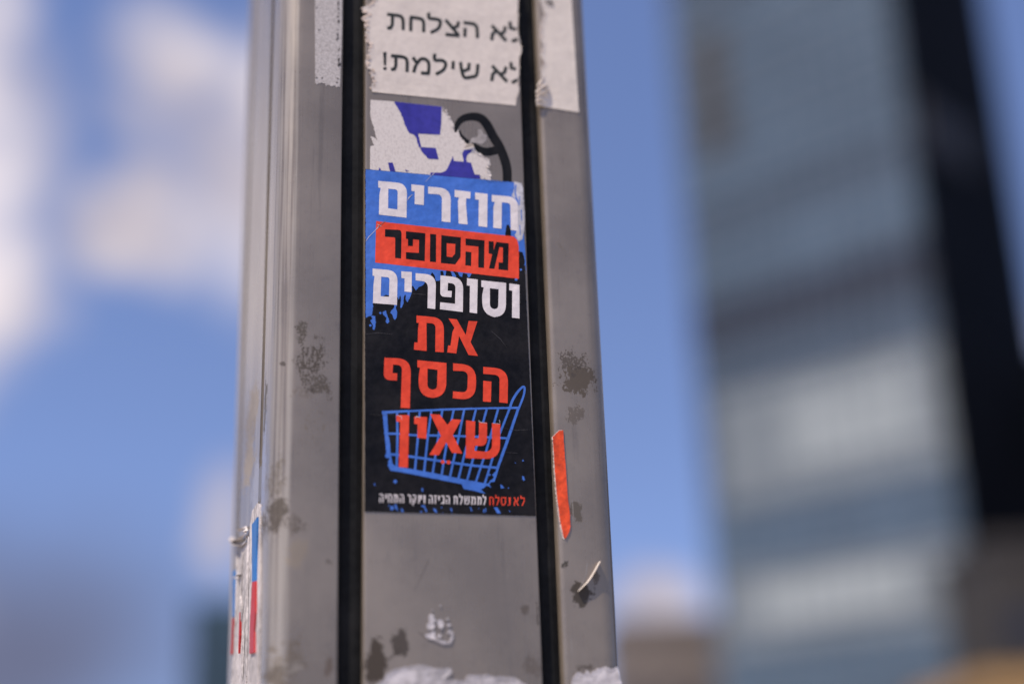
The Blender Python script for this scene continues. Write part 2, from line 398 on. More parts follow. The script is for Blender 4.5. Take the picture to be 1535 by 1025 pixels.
# plan of the extrusion, metres, before the shift XO; front face y = 0, back at y = .18
def side_x(y): return FL - .0452 * (y - .012)
def arc(cx_, cy_, r, a0, a1, n):
    return [(cx_ + r * math.cos(math.radians(a0 + (a1 - a0) * i / n)), cy_ + r * math.sin(math.radians(a0 + (a1 - a0) * i / n))) for i in range(n + 1)]
GD = .011                                        # slot depth
front = []
front += arc(FL + .0125, .0125, .0125, 180, 270, 10)                     # rounded left corner
front += arc(.0940 - .0008, .0008, .0008, 270, 360, 3) + [(.0940, GD)]  # left slot
front += [(.1066, GD)] + arc(.1066 + .0014, .0014, .0014, 180, 270, 5)
front += arc(.1969 - .0008, .0008, .0008, 270, 360, 3) + [(.1969, GD)]  # right slot
front += [(.2078, GD)] + arc(.2078 + .0032, .0032, .0032, 180, 270, 6)
front += arc(FR - .0105, .0105, .0105, 270, 360, 9)
rightside = [(FR, .04), (FR - GD, .04), (FR - GD, .052), (FR, .052), (FR, .130), (FR - GD, .130), (FR - GD, .142), (FR, .142)]
rightside += arc(FR - .0105, YB - .0105, .0105, 0, 90, 6)
back = arc(BL + .0105, YB - .0105, .0105, 90, 180, 6)
ls = []
for (y0, y1) in ((.149, .137), (.050, .038)):
    ls += [(side_x(y0) , y0), (side_x(y0) + GD, y0), (side_x(y1) + GD, y1), (side_x(y1), y1)]
def softened(pl):                                # small rounded lips on the side slots
    return pl
plan = [(x + XO, y) for x, y in front + rightside + back + softened(ls)]
pole = thing("metal_pole", "grey aluminium pole with black vertical slots, plastered with torn stickers", "pole", (0, .09, 0))
HP = 4.6
zs = [0.0, 1.2, 2.4, HP]
vs = [(x, y, z) for z in zs for x, y in plan]; n = len(plan); fs = []
for k in range(len(zs) - 1):
    for i in range(n):
        j = (i + 1) % n; fs.append((k * n + i, k * n + j, (k + 1) * n + j, (k + 1) * n + i))
fs += [tuple(range((len(zs) - 1) * n, len(zs) * n))]
shaft = mesh("shaft", vs, fs, METAL, pole)
bm = bmesh.new(); bm.from_mesh(shaft.data); bmesh.ops.recalc_face_normals(bm, faces=bm.faces)
for f in bm.faces: f.smooth = True
for e in bm.edges:
    if len(e.link_faces) == 2 and e.calc_face_angle(0) > math.radians(40): e.smooth = False
bm.to_mesh(shaft.data); bm.free()
def bar(name, ring, z0, z1, mat, parent):
    n = len(ring); vs = [(x, y, z) for z in (z0, z1) for x, y in ring]
    fs = [(i, (i + 1) % n, n + (i + 1) % n, n + i) for i in range(n)] + [tuple(range(n))[::-1], tuple(range(n, 2 * n))]
    return mesh(name, vs, fs, mat, parent)
e = .00015
for (x0, x1) in ((.0940, .1066), (.1969, .2078)):
    bar("slot_seal", [(x0 + e + XO, .0105), (x0 + e + XO, .0058), (x0 + .003 + XO, .0050), (x1 - .003 + XO, .0050), (x1 - e + XO, .0058), (x1 - e + XO, .0105)], 0.02, HP - .02, RUBBER, pole)
for (y0, y1) in ((.038, .050), (.137, .149)):
    bar("slot_seal", [(side_x(y0) + .006 + XO, y0 + e), (side_x(y0) + .0105 + XO, y0 + e), (side_x(y1) + .0105 + XO, y1 - e), (side_x(y1) + .006 + XO, y1 - e)], 0.02, HP - .02, RUBBER, pole)
# black marker loop drawn straight on the metal
z2 = Z(540, 140, 6.14)
MARKER = printed("marker_ink", (.008, .0075, .0075), .5, .15, .35, .012, .1)
fl = Flat(.00006)
fl.stroke(smooth(z2([(878, 360), (895, 285), (950, 232), (1040, 215), (1115, 235), (1172, 300), (1225, 400), (1280, 490), (1325, 600), (1350, 700), (1353, 830)])),
          [v for a, c in zip([22, 52, 64, 74, 80, 84, 84, 84, 84, 84], [52, 64, 74, 80, 84, 84, 84, 84, 84, 82]) for v in [(a + (c - a) * k / 6) / 6.14 for k in range(6)]] + [82 / 6.14])
fl.stroke(smooth(z2([(905, 345), (925, 395), (975, 440), (1050, 487), (1120, 530), (1190, 538), (1275, 515)])),
          [v for a, c in zip([30, 40, 40, 50, 70, 78], [40, 40, 50, 70, 78, 76]) for v in [(a + (c - a) * k / 6) / 6.14 for k in range(6)]] + [76 / 6.14])
tag(fl.build("marker_scrawl", MARKER, pole), "black marker loop drawn on the grey metal")

for pts_, ww, c_ in (([(643, 838), (632, 862), (621, 886)], [.9, .7, .3], (.09, .075, .065)), ([(584, 987), (592, 979), (600, 971)], [2.2, 2.0, 1.6], (.06, .045, .035)), ([(626, 946), (640, 955), (650, 961)], [.8, 1.6, .6], (.09, .075, .065))):
    Flat(.00004).stroke(pts_, ww).build("scratch", principled("scratch_dirt", c_, .85)[0], pole)

# ------------------------------------------------------------------ papers and stickers on the pole
PAPER = printed("notice_paper", (.66, .575, .495), .75, .2, .05, .02, .4)
PAPER2 = printed("thin_paper", (.65, .57, .49), .75, .2, .05, .02, .4)
FIBRE = printed("torn_fibre", (.60, .48, .39), .95, .05, .25, 0, .4)
INK = printed("toner_ink", (.020, .024, .022), .6, .25, .2, 0, .05)
Z1 = Z(540, 0, 6.14)

XN = P(566, 60)[0]
def wav(x, z, d, amp=.00012, sc=45.0): return amp * (1 + noise.noise(Vector((x * sc, z * sc, 3.1))))
def fringe(name, path, mat, parent, count, size, seed, lift=.0003, out=(0, 0), mp=P):
    """ragged fibres along a torn edge: little curled tongues of paper"""
    rnd = random.Random(seed); V = []; Fc = []
    segs = [(Vector(path[i]), Vector(path[i + 1])) for i in range(len(path) - 1)]
    tot = sum((b_ - a_).length for a_, b_ in segs)
    for k in range(count):
        s_ = rnd.random() * tot
        for a_, b_ in segs:
            L = (b_ - a_).length
            if s_ <= L: break
            s_ -= L
        c = a_ + (b_ - a_) * (s_ / max(L, 1e-6)); ang = rnd.uniform(-.8, .8)
        d = Vector((math.cos(ang), math.sin(ang))) * (1 if rnd.random() < .5 else -1)
        nr = Vector((-d.y, d.x)); ln = size * rnd.uniform(.5, 1.3); wd = size * rnd.uniform(.35, .8)
        base = len(V); up = rnd.uniform(.0001, .0005)
        for (i, j, y) in ((-.5, -.6, 0), (-.5, .6, 0), (0, -.5, .6), (0, .5, .6), (.5, -.25, 1), (.45, .3, 1)):
            q_ = c + d * ln * (i + .25) + nr * wd * (j + rnd.uniform(-.15, .15)) + Vector(out) * rnd.random()
            x, z = mp(q_.x, q_.y); V.append((x, -(lift + up * y + k * 1e-6), z))
        for f in ((0, 1, 3, 2), (2, 3, 5, 4)):
            a, b_, cc = (Vector(V[base + i]) for i in f[:3])
            f = f if (b_ - a).cross(cc - a).y < 0 else f[::-1]
            Fc.append(tuple(base + i for i in f))
    return mesh(name, V, Fc, mat, parent)

# notice across the centre panel, torn along both slots
left_e = [(110, 850), (100, 800), (125, 760), (98, 705), (100, 652), (60, 622), (45, 575), (70, 500), (95, 420), (52, 372), (45, 310), (60, 280), (35, 250), (60, 215), (25, 185), (20, 165), (70, 150), (40, 120), (20, 100), (15, 70), (60, 62), (120, 20), (112, -60), (105, -140)]
right_e = [(1450, -140), (1450, -60), (1455, 0), (1450, 100), (1452, 200), (1448, 280), (1462, 370), (1486, 470), (1462, 540), (1462, 650), (1452, 740), (1462, 830), (1440, 900), (1432, 975)]
notice = thing("paper_notice", "white paper notice with two lines of black lettering, torn along both black slots", "notice", (P(665, 100)[0], 0, P(665, 100)[1]))
ol = rough(Z1([(*p, 7) for p in left_e[:-1]] + [(*left_e[-1], 0)] + [(*p, 4) for p in right_e[:-1]] + [(*right_e[-1], .6)]), 1.4, .3, 3)
H_notice = lambda x, z, d: wav(x, z, d, .00003) + (.0005 if x < XN else .0001) * max(0, 1 - d / .0022) * (.5 + .5 * noise.noise(Vector((x * 300, z * 300, 0))))
sheet("sheet", ol, PAPER, notice, .00022, .0024, H_notice)
fringe("torn_edge", Z1([p[:2] for p in left_e]), FIBRE, notice, 80, 5.0, 5, .0004, (3.0, 0))
fringe("torn_edge", Z1([p[:2] for p in right_e]), PAPER2, notice, 60, 2.0, 6, .0005, (-1, 0))
class Ink(Flat): pass
W1 = 30 / 6.14
def lettering(strokes, wd=W1, z=Z1, lift=.00036):
    f = Flat(lift)
    for s_ in strokes:
        ww = wd
        if isinstance(s_, tuple): s_, ww = s_[0], s_[1]
        f.stroke(z(s_), ww)
    return f
L1 = [[(246, 137), (330, 146), (372, 158), (392, 190), (394, 282)], [(296, 145), (294, 235), (280, 262), (247, 264)],
      [(455, 163), (540, 175), (574, 192), (583, 225), (582, 303)], [(466, 165), (463, 292)],
      [(630, 122), (634, 172), (700, 182), (735, 200), (728, 250), (700, 280), (645, 306)],
      [(784, 188), (905, 330)], [(904, 203), (895, 245), (855, 265)], [(783, 322), (912, 334)],
      [(948, 214), (1020, 222), (1058, 236), (1074, 270), (1077, 357)], [(964, 262), (961, 345)],
      [(1210, 240), (1342, 382)], [(1334, 248), (1324, 300), (1282, 322)], [(1248, 285), (1216, 320), (1208, 376)],
      [(1376, 205), (1381, 262), (1434, 276)], [(1394, 386), (1447, 366)]]
L2 = [([(225, 484), (227, 606)], [32 / 6.14, 20 / 6.14]), ([(226, 622), (226, 648)], 30 / 6.14),
      [(282, 518), (370, 526), (415, 540), (430, 575), (430, 668)], [(328, 522), (326, 610), (314, 640), (282, 644)],
      [(484, 533), (522, 590), (508, 610), (490, 672)], [(520, 590), (555, 550), (600, 552), (630, 590), (627, 685)], [(636, 682), (558, 676)],
      [(685, 500), (686, 556), (755, 562), (785, 590), (775, 632), (748, 660), (694, 688)],
      [(855, 568), (852, 642)],
      [(920, 576), (950, 710), (1020, 714), (1064, 700), (1078, 650), (1080, 594)], [(1002, 584), (996, 640), (948, 660)],
      [(1212, 610), (1350, 757)], [(1340, 618), (1328, 670), (1288, 690)], [(1250, 655), (1218, 690), (1208, 750)],
      [(1384, 578), (1390, 632), (1432, 640)], [(1394, 766), (1447, 738)]]
def rounded_strokes(L):
    o = []
    for s_ in L:
        p, ww = s_ if isinstance(s_, tuple) else (s_, W1)
        o.append((smooth(p, 4) if len(p) > 4 else p, ww))
    return o
for L in (L1, L2): lettering(rounded_strokes(L)).build("lettering", INK, notice)

# the same notice's torn-off right end
Z9 = Z(800, 0, 5.69)
scrap_l = [(22, 905), (18, 860), (40, 790), (30, 740), (70, 690), (60, 600), (85, 540), (55, 470), (80, 400), (50, 300), (60, 200), (90, 120), (55, 40), (60, -60), (60, -120)]
scrap = thing("paper_scrap", "blank white paper end with crumpled torn left edge beside the right slot", "paper scrap", (P(835, 100)[0], 0, P(835, 100)[1]))
ol = rough(Z9([(*p, 6) for p in scrap_l[:-1]] + [(*scrap_l[-1], 0)] + [(315, -120, 0), (322, 0, .8), (385, 962, .8)]), 1.4, .2, 8)
cr0 = P(806, 140)
def H_scrap(x, z, d):
    r = math.hypot((x - cr0[0]) / .007, (z - cr0[1]) / .014)
    pleat = max(0, 1 - r) * (.0022 + .0018 * math.sin((z - cr0[1]) * 1250 + (x - cr0[0]) * 500))
    return wav(x, z, d, .00005) + pleat + .0004 * max(0, 1 - d / .002) * (1 if x < P(815, 80)[0] + .003 else .2)
sheet("sheet", ol, PAPER2, scrap, .00025, .0014, H_scrap)
fringe("torn_edge", Z9(scrap_l[4:]), FIBRE, scrap, 46, 2.8, 9, .0005, (1, 0))
def ridge(name, path, wd, ht, mat, parent, mp=P, to3=lambda a, b_, y: (a, -y, b_), lift=.0003):
    """a pleat: paper folded into a low rounded ridge along a path (photo px)"""
    p2 = smooth(path, 5); n = len(p2); V = []
    for i, p in enumerate(p2):
        a = Vector(p2[max(0, i - 1)]); b_ = Vector(p2[min(n - 1, i + 1)]); nr = Vector((-(b_ - a).y, (b_ - a).x)).normalized()
        tp = math.sin(math.pi * (i + .6) / (n + .2)) ** .6
        for j in range(6):
            q_ = Vector(p) + nr * wd * (j / 5 - .5) * (.5 + .5 * tp)
            V.append(to3(*mp(q_.x, q_.y), lift + ht * tp * math.sin(math.pi * (.04 + .92 * j / 5))))
    return mesh(name, V, [(i * 6 + j, i * 6 + j + 1, (i + 1) * 6 + j + 1, (i + 1) * 6 + j) for i in range(n - 1) for j in range(5)], mat, parent)
for path, wd_, ht in (([(30, 745), (50, 715), (75, 685)], 4.0, .0022), ([(15, 805), (60, 770), (112, 735)], 6.0, .0034), ([(14, 838), (60, 812), (125, 775)], 5.0, .0030), ([(18, 880), (40, 868), (66, 862)], 5.0, .0026), ([(20, 905), (50, 895), (80, 880)], 4.0, .0016)):
    ridge("pleat", Z9(path), wd_, ht, PAPER, scrap, lift=.0006)
# smudge at the top of that end: remains of a printed letter
fl = Flat(.0009); fl.stroke(Z9([(100, 5), (120, 40), (150, 20)]), 3.0); fl.stroke(Z9([(135, 5), (160, 55)]), 3.0)
fl.build("lettering", printed("smudged_ink", (.22, .2, .2), .8, .2, .4), scrap)

# grey, speckled remains of a paper strip on the left panel
zS = Z(340, 0, 3.943)
strip = thing("paper_strip", "speckled grey paper strip left of the left black slot at the top", "paper strip", (P(492, 60)[0], 0, P(492, 60)[1]))
GREYP, tg, bg_ = principled("weathered_paper", (.46, .44, .43), .9, 0, .1)
og = tg.new('ShaderNodeTexCoord').outputs['Object']
tg.put(bg_.inputs['Base Color'], tg.mix(tg.ramp(tg.noise(og, 900., 4., .7).outputs['Fac'], .38, .62), (.36, .325, .30, 1), (.56, .51, .475, 1)))
sheet("sheet", rough(zS([(520, -140, 0), (682, -140, 0), (680, 200, .8), (668, 522, 8), (600, 505, 10), (522, 492, .6)]), 1.5, .3, 12), GREYP, strip, .00018, .003)
fl = Flat(.0003); rnd = random.Random(4)
for k in range(34):
    yy = rnd.uniform(-60, 410); fl.shape(circle(*zS([(659 + rnd.gauss(0, 4), yy)])[0][:2], rnd.uniform(.5, 1.3), 7, rnd.uniform(1, 3)))
for (x, y) in ((530, 462), (562, 464), (650, 490), (655, 466), (530, 50), (545, 180)):
    fl.shape(circle(*zS([(x, y)])[0][:2], 1.5, 8, .6))
fl.build("speckle", printed("black_specks", (.04, .035, .035), .8, .2, .3), strip)

# older white and blue sticker, half ripped away, below the notice
OLDW, tg, bg_ = principled("old_sticker_white", (.66, .60, .56), .8, 0, .2)
og = tg.new('ShaderNodeTexCoord').outputs['Object']
mpo = tg.new('ShaderNodeMapping'); mpo.inputs['Rotation'].default_value = (0, .9, 0); mpo.inputs['Scale'].default_value = (1, 1, .6); tg.l.new(og, mpo.inputs[0])
fib = tg.noise(mpo.outputs[0], 900., 6., .75).outputs['Fac']
tg.put(bg_.inputs['Base Color'], tg.mix(tg.ramp(fib, .34, .56), (.52, .455, .41, 1), (.66, .59, .53, 1)))
old = thing("torn_sticker", "ripped white and dark blue sticker just above the blue edge of the large sticker", "sticker", (P(640, 215)[0], 0, P(640, 215)[1]))
o2 = [(95, 62, .5), (310, 78, .5), (755, 125, 3), (762, 170, 5), (800, 185, 5), (812, 225, 6), (822, 252, 6), (838, 240, 5), (852, 268, 6), (870, 365, 6), (905, 335, 5), (918, 400, 5), (962, 452, 4), (1005, 478, 3), (1045, 490, 3), (1060, 530, 6), (1105, 552, 6), (1140, 592, 6), (1192, 612, 6), (1200, 660, 6), (1150, 682, 6), (1200, 725, 6), (1205, 800, 0), (90, 730, 1), (90, 640, 3), (92, 490, 5), (128, 482, 5), (92, 388, 5), (155, 432, 4), (120, 300, 4), (92, 215, 2)]
sheet("sheet", rough(z2(o2), 1.6, .3, 21), OLDW, old, .00016, .004)
BLUE2 = printed("old_blue_print", (.035, .030, .27), .5, .3, .14, .02)
fl = Flat(.00026)
fl.shape(rough(z2([(312, 79, .3), (750, 126, 1), (745, 260, 2), (735, 384, .6), (532, 373, .6), (560, 494, .6), (552, 505, 2), (540, 497, 3), (514, 415, 4), (492, 382, 4), (455, 372, 4), (430, 335, 4), (392, 240, 4), (360, 160, 4)]), 2, .2, 31))
fl.shape(rough(z2([(562, 498, .5), (694, 505, .5), (721, 610, .5), (632, 606, 3), (592, 568, 4), (552, 512, 3)]), 2, .2, 32))
fl.shape(z2([(645, 731), (740, 733, 10), (790, 718, 30), (820, 652), (845, 600), (850, 575), (862, 625), (950, 632), (1018, 640), (1052, 748, 8), (1102, 755), (1105, 790), (645, 760)]))
fl.shape(rough(z2([(938, 555, .5), (955, 524, .5), (1036, 519, 1), (1012, 548, 3), (985, 568, 3), (974, 608, 3), (985, 634, 2), (952, 634, .5)]), 2, .2, 33))
fl.shape(z2([(255, 640), (298, 640), (326, 730), (276, 730)])); fl.shape(z2([(172, 685), (188, 700), (185, 720), (168, 720)])); fl.shape(z2([(410, 705), (450, 716), (420, 722)]))
fl.build("blue_print", BLUE2, old)
# curled flap and peeled shreds
vs = []; 
for i in range(9):
    for j in range(4):
        s_ = i / 8; x, z = P(*z2([(955 + 90 * s_, 512 - 26 * s_ - j * 9 * math.sin(math.pi * s_ * .9 + .2))])[0][:2])
        vs.append((x, -(.0004 + .0016 * (j / 3) * math.sin(math.pi * s_ * .9 + .15)), z))
mesh("curled_flap", vs, [(i * 4 + j, i * 4 + j + 1, (i + 1) * 4 + j + 1, (i + 1) * 4 + j) for i in range(8) for j in range(3)], PAPER2, old)
fringe("torn_edge", z2([(765, 130), (800, 190), (830, 250), (868, 350)]), OLDW, old, 16, 3.2, 17, .0002)
fringe("torn_edge", z2([(1045, 530), (1110, 575), (1190, 625), (1165, 690), (1195, 760)]), OLDW, old, 28, 3.6, 18, .0002)
fl = Flat(.00012)
fl.shape(rough(z2([(1085, 335, 4), (1115, 330, 4), (1135, 375, 6), (1168, 385, 5), (1160, 440, 5), (1120, 472, 5), (1060, 455, 4), (1000, 452, 4), (1030, 415, 6), (1080, 395, 4)]), 1.5, .3, 35))
fl.build("glue_residue", printed("residue_film", (.42, .375, .35), .85, .2, .25), old)

# --- the large sticker
big = thing("protest_sticker", "tall blue and black sticker with white and red Hebrew slogan and a blue shopping cart", "sticker", (P(675, 520)[0], 0, P(675, 520)[1]))
BLACK = printed("sticker_black", (.0085, .0075, .008), .45, .14, .35, .006, .6)
BLUE = printed("sticker_blue", (.052, .155, .52), .42, .35, .10, .03, .6)
WHITE = printed("sticker_white", (.72, .645, .615), .45, .3, .05, 0, .6)
RED = printed("sticker_red", (.76, .058, .018), .42, .32, .10, .015, .6)
corners = [(547.5, 254), (781, 274.5), (803, 773), (546.5, 766.5)]
sheet("backing", rough([(*c, .25) for c in corners], 3, .15, 41), BLACK, big, .00035, .006)
A3, A4, A5, A6, A7, A8 = Z(545, 245, 6.0196), Z(545, 325, 6.0196), Z(545, 395, 6.0196), Z(545, 465, 6.0196), Z(545, 570, 5.858), Z(545, 725, 5.904)
fl = Flat(.00040)
blue_o = [(18, -846, 0), (1416, -724, 0), (1428, -600, 1), (1440, -300, 1), (1455, -140, 1), (1468, 100, 2), (1462, 40, 3), (1448, -60, 3), (1432, -98, 3), (1402, -105, 3), (1395, -150, 3), (1345, -200, 3), (1332, -240, 3), (1328, -300, 3), (1310, -347, 2), (1290, -347, 2), (1280, -300, 3), (1276, -240, 3), (1200, -190, 3), (1000, 60, 0), (975, 92, 2), (958, 124, 2), (942, 128, 2), (932, 96, 2), (895, 88, 2), (888, 124, 2), (868, 118, 2), (850, 82, 2), (805, 68, 2), (835, 122, 2), (800, 120, 2), (782, 66, 2), (745, 66, 2), (738, 112, 2), (724, 112, 2), (716, 72, 2), (692, 72, 2), (696, 130, 2), (682, 158, 2), (652, 160, 2), (640, 112, 2), (618, 82, 2), (604, 104, 2), (620, 132, 3), (560, 165, 5), (545, 185, 4), (520, 206, 5), (495, 216, 4), (470, 246, 3), (452, 214, 4), (440, 200, 3), (432, 270, 3), (415, 318, 3), (395, 352, 2), (380, 330, 3), (376, 280, 3), (364, 300, 3), (356, 370, 3), (342, 402, 2), (330, 400, 2), (336, 340, 3), (330, 280, 3), (316, 330, 3), (302, 300, 3), (300, 380, 3), (290, 395, 3), (301, 440, 3), (296, 490, 3), (280, 510, 2), (266, 490, 3), (256, 460, 3), (240, 446, 3), (250, 425, 3), (275, 400, 3), (262, 300, 3), (228, 290, 2), (200, 284, 3), (166, 300, 3), (86, 352, 3), (80, 430, 3), (76, 462, 3), (60, 476, 3), (18, 490, 2)]
fl.shape(rough(A5(blue_o), 1.8, .3, 51))
fl.shape(rough(A5([(58, 470, 3), (104, 476, 3), (109, 540, 3), (98, 600, 2), (80, 592, 2), (86, 560, 3), (60, 515, 3), (80, 498, 3)]), 1.6, .2, 52))
fl.shape(rough(A5([(170, 440, 2), (200, 424, 2), (210, 462, 3), (226, 500, 3), (232, 525, 2), (212, 545, 2), (198, 522, 2), (206, 490, 3), (178, 466, 2)]), 1.6, .2, 53))
fl.shape(circle(*A5([(150, 448)])[0], 1.6)); fl.shape(circle(*A5([(60, 560)])[0], 1.8)); fl.shape(circle(*A5([(1418, 58)])[0], 1.6)); fl.shape(circle(*A5([(1456, 12)])[0], 1.3)); fl.shape(circle(*A5([(1375, 145)])[0], 2.2))
fl.build("blue_field", BLUE, big)
fl = Flat(.00044)                                # scuffed, bleached upper right corner
fl.shape(rough(A3([(1352, 166, 1), (1424, 182, 1), (1438, 240, 3), (1440, 330, 4), (1450, 440, 4), (1452, 560, 5), (1440, 640, 5), (1428, 690, 4), (1402, 706, 3), (1384, 690, 4), (1362, 650, 5), (1388, 600, 3), (1394, 330, 5), (1352, 308, 4), (1334, 300, 3), (1352, 255, 4), (1360, 205, 4)]), 1.3, .3, 55))
fl.build("scuffed_corner", printed("scuffed_vinyl", (.50, .48, .50), .7, .2, .25, .1), big)
fl = Flat(.00050)
for (a, b_, ww) in (([(1372, 195), (1366, 270), (1380, 330)], 0, 2.0), ([(1405, 300), (1402, 380)], 0, 1.4), ([(1420, 420), (1424, 520)], 0, 1.2), ([(1408, 560), (1412, 650)], 0, 1.0)):
    fl.stroke(A3(a), ww)
fl.build("blue_field", BLUE, big)
fl = Flat(.00044); fl.shape(rough(A4([(112, 42, .6), (1352, 180, 2), (1385, 212, 2), (1398, 268, 1), (1400, 562, .8), (103, 415, .6)]), 4, .1, 57)); fl.build("red_band", RED, big)

def line(name, mat, z, shapes, lift=.00048):
    f = Flat(lift)
    for s_ in shapes:
        if isinstance(s_, tuple): f.shape(z(s_[0]), z(s_[1]), step=9)
        else: f.shape(z(s_), step=9)
    return f.build(name, mat, big)
line("lettering", WHITE, A3, [
    ([(131, 162), (391, 185, 95), (386, 494), (137, 466), (141, 290, 20), (153, 225), (131, 221)], [(222, 232), (307, 240, 30), (304, 420), (220, 408)]),
    [(429, 193), (545, 205), (542, 380), (459, 371), (461, 257), (431, 253)],
    [(581, 213), (786, 232, 105), (782, 536), (703, 527), (706, 285, 45), (581, 277)],
    [(820, 243), (964, 261), (962, 322), (926, 318), (922, 360), (937, 555), (856, 546), (850, 345), (860, 312), (820, 306)],
    [(1005, 266), (1117, 280), (1114, 579), (1035, 570), (1038, 332), (1005, 329)],
    [(1155, 287), (1392, 310, 90), (1390, 612), (1326, 604), (1322, 363, 30), (1246, 354), (1243, 593), (1168, 584), (1170, 400), (1182, 352), (1155, 348)]])
line("lettering", BLACK, A4, [
    [(193, 116), (342, 122, 34), (337, 380), (283, 374), (284, 190, 12), (191, 182)],
    [(381, 134), (556, 152), (550, 403), (381, 383), (381, 322), (497, 329), (499, 212), (445, 206), (443, 268), (399, 266), (399, 204), (381, 201)],
    [(599, 158), (653, 162), (652, 412), (597, 408)],
    ([(700, 169), (876, 189), (873, 365), (825, 432), (696, 420)], [(748, 241), (826, 248), (824, 335), (797, 367), (748, 362)]),
    [(919, 198), (1090, 216), (1085, 464), (1033, 460), (1035, 272), (919, 260)], [(919, 316), (971, 322), (968, 446), (916, 440)],
    [(1127, 222), (1173, 227), (1171, 305), (1196, 230), (1308, 243), (1302, 487), (1216, 477), (1217, 414), (1254, 417), (1256, 281), (1224, 275), (1178, 472), (1130, 467), (1159, 340), (1127, 333)]])
line("lettering", WHITE, A5, [
    ([(80, 48), (306, 68, 95), (300, 377), (83, 359), (88, 190, 30), (98, 117), (80, 112)], [(158, 122), (233, 128, 25), (228, 302), (153, 298)]),
    [(339, 73), (434, 80), (432, 262), (367, 255), (369, 138), (340, 134)],
    [(468, 90), (653, 106, 100), (645, 414), (575, 405), (580, 168, 55), (468, 155)],
    [(692, 110), (898, 132, 105), (894, 440), (687, 415), (690, 352), (824, 366), (828, 186, 40), (760, 177), (757, 248), (795, 251), (791, 308), (690, 300, 38)],
    [(932, 135), (1028, 147), (1022, 453), (955, 444), (958, 204), (930, 200)],
    ([(1061, 155), (1284, 178), (1282, 495, 125), (1072, 475, 125), (1068, 290, 20), (1083, 218), (1061, 214)], [(1138, 225), (1217, 235), (1213, 418, 42), (1138, 408, 42)]),
    [(1313, 183), (1405, 195), (1405, 498), (1337, 490), (1340, 248), (1312, 244)]])
line("lettering", RED, A6, [
    [(476, 50), (724, 72, 110), (722, 382), (645, 376), (648, 123, 42), (566, 117), (568, 370), (453, 358), (456, 292), (487, 293), (490, 170, 10), (497, 118), (476, 115)],
    [(765, 77), (840, 85), (920, 225), (946, 99), (1025, 103), (964, 290), (1030, 414), (946, 406), (860, 235), (835, 392), (753, 382), (762, 320), (783, 322), (800, 200), (818, 160)]])
line("lettering", RED, A6, [
    [(187, 430), (428, 440, 130), (416, 886), (333, 880), (346, 498, 45), (265, 492), (260, 568), (303, 571), (300, 636), (178, 630, 65)],
    ([(484, 452), (747, 478), (743, 795, 140), (497, 788, 135), (495, 600, 20), (508, 520), (484, 516)], [(575, 528), (666, 540), (661, 720, 46), (575, 714, 46)]),
    [(806, 480), (1018, 498, 140), (1008, 818, 140), (803, 795), (806, 733), (934, 745, 52), (940, 553, 54), (806, 547)],
    [(1078, 512), (1303, 532, 125), (1298, 840), (1222, 832), (1226, 588, 48), (1078, 575)], [(1078, 638), (1152, 645), (1147, 829), (1075, 824)]])
# blue shopping cart drawn behind the last word
fl = Flat(.00042)
def st(p, ww): fl.stroke(A7(p), [v / 5.858 for v in ww] if isinstance(ww, list) else ww / 5.858)
fl.shape(rough(A7([(160, 270), (400, 262), (720, 248), (1100, 238), (1372, 232), (1372, 252), (1100, 254), (720, 266), (400, 280), (160, 296)]), 3, .12, 61))
fl.shape(rough(A7([(164, 285), (206, 290), (215, 470), (232, 560), (236, 640), (252, 730), (282, 758), (340, 765), (600, 812), (860, 866), (1040, 900), (1085, 908, 20), (1130, 870, 20), (1160, 775), (1255, 510), (1350, 235), (1372, 240), (1282, 510), (1186, 775), (1150, 890, 40), (1120, 945, 40), (1055, 946), (1028, 955), (1068, 996), (960, 968), (880, 955), (860, 912), (590, 858), (330, 806), (262, 796, 40), (222, 765, 30), (200, 640), (182, 460)]), 3, .14, 62))
for p in ([(293, 285), (296, 500), (290, 760)], [(395, 275), (392, 330)], [(492, 275), (474, 520), (450, 790)], [(594, 268), (562, 500), (530, 805)], [(690, 265), (645, 560), (605, 818)],
          [(790, 262), (730, 540), (684, 832)], [(882, 258), (825, 540), (757, 848)], [(985, 256), (905, 570), (830, 868)], [(1080, 254), (985, 600), (905, 888)], [(1180, 252), (1075, 620), (982, 900)],
          [(1280, 250), (1190, 480), (1120, 720), (1062, 910)]):
    st(p, 19)
st([(180, 468), (300, 470), (432, 482), (700, 486), (1000, 496), (1280, 510)], 19); st([(196, 648), (300, 654), (440, 674), (700, 712), (950, 748), (1188, 770)], 21)
st(smooth([(1283, 255), (1300, 190), (1345, 112), (1392, 62), (1412, 70), (1402, 140), (1362, 245)], 5), [22] * 6 + [22] * 6 + [20] * 6 + [19] * 6 + [18] * 7)
fl.build("cart_drawing", BLUE, big)
fl = Flat(.00042); rnd = random.Random(12)
for (x, y, r) in ((277, 888, 16), (1398, 705, 7), (1105, 830, 9), (1270, 946, 5), (1240, 592, 5), (1330, 725, 4)): fl.shape(rough(circle(*A7([(x, y)])[0], r / 5.858), 1, .2, x))
for p in ([(508, 945), (522, 950), (520, 978), (510, 975)], [(1392, 840), (1404, 842), (1416, 875), (1404, 882), (1392, 868)], [(1198, 915), (1212, 918), (1235, 945), (1205, 950)], [(88, 905), (96, 905), (104, 925), (98, 926)]):
    fl.shape(A7(p))
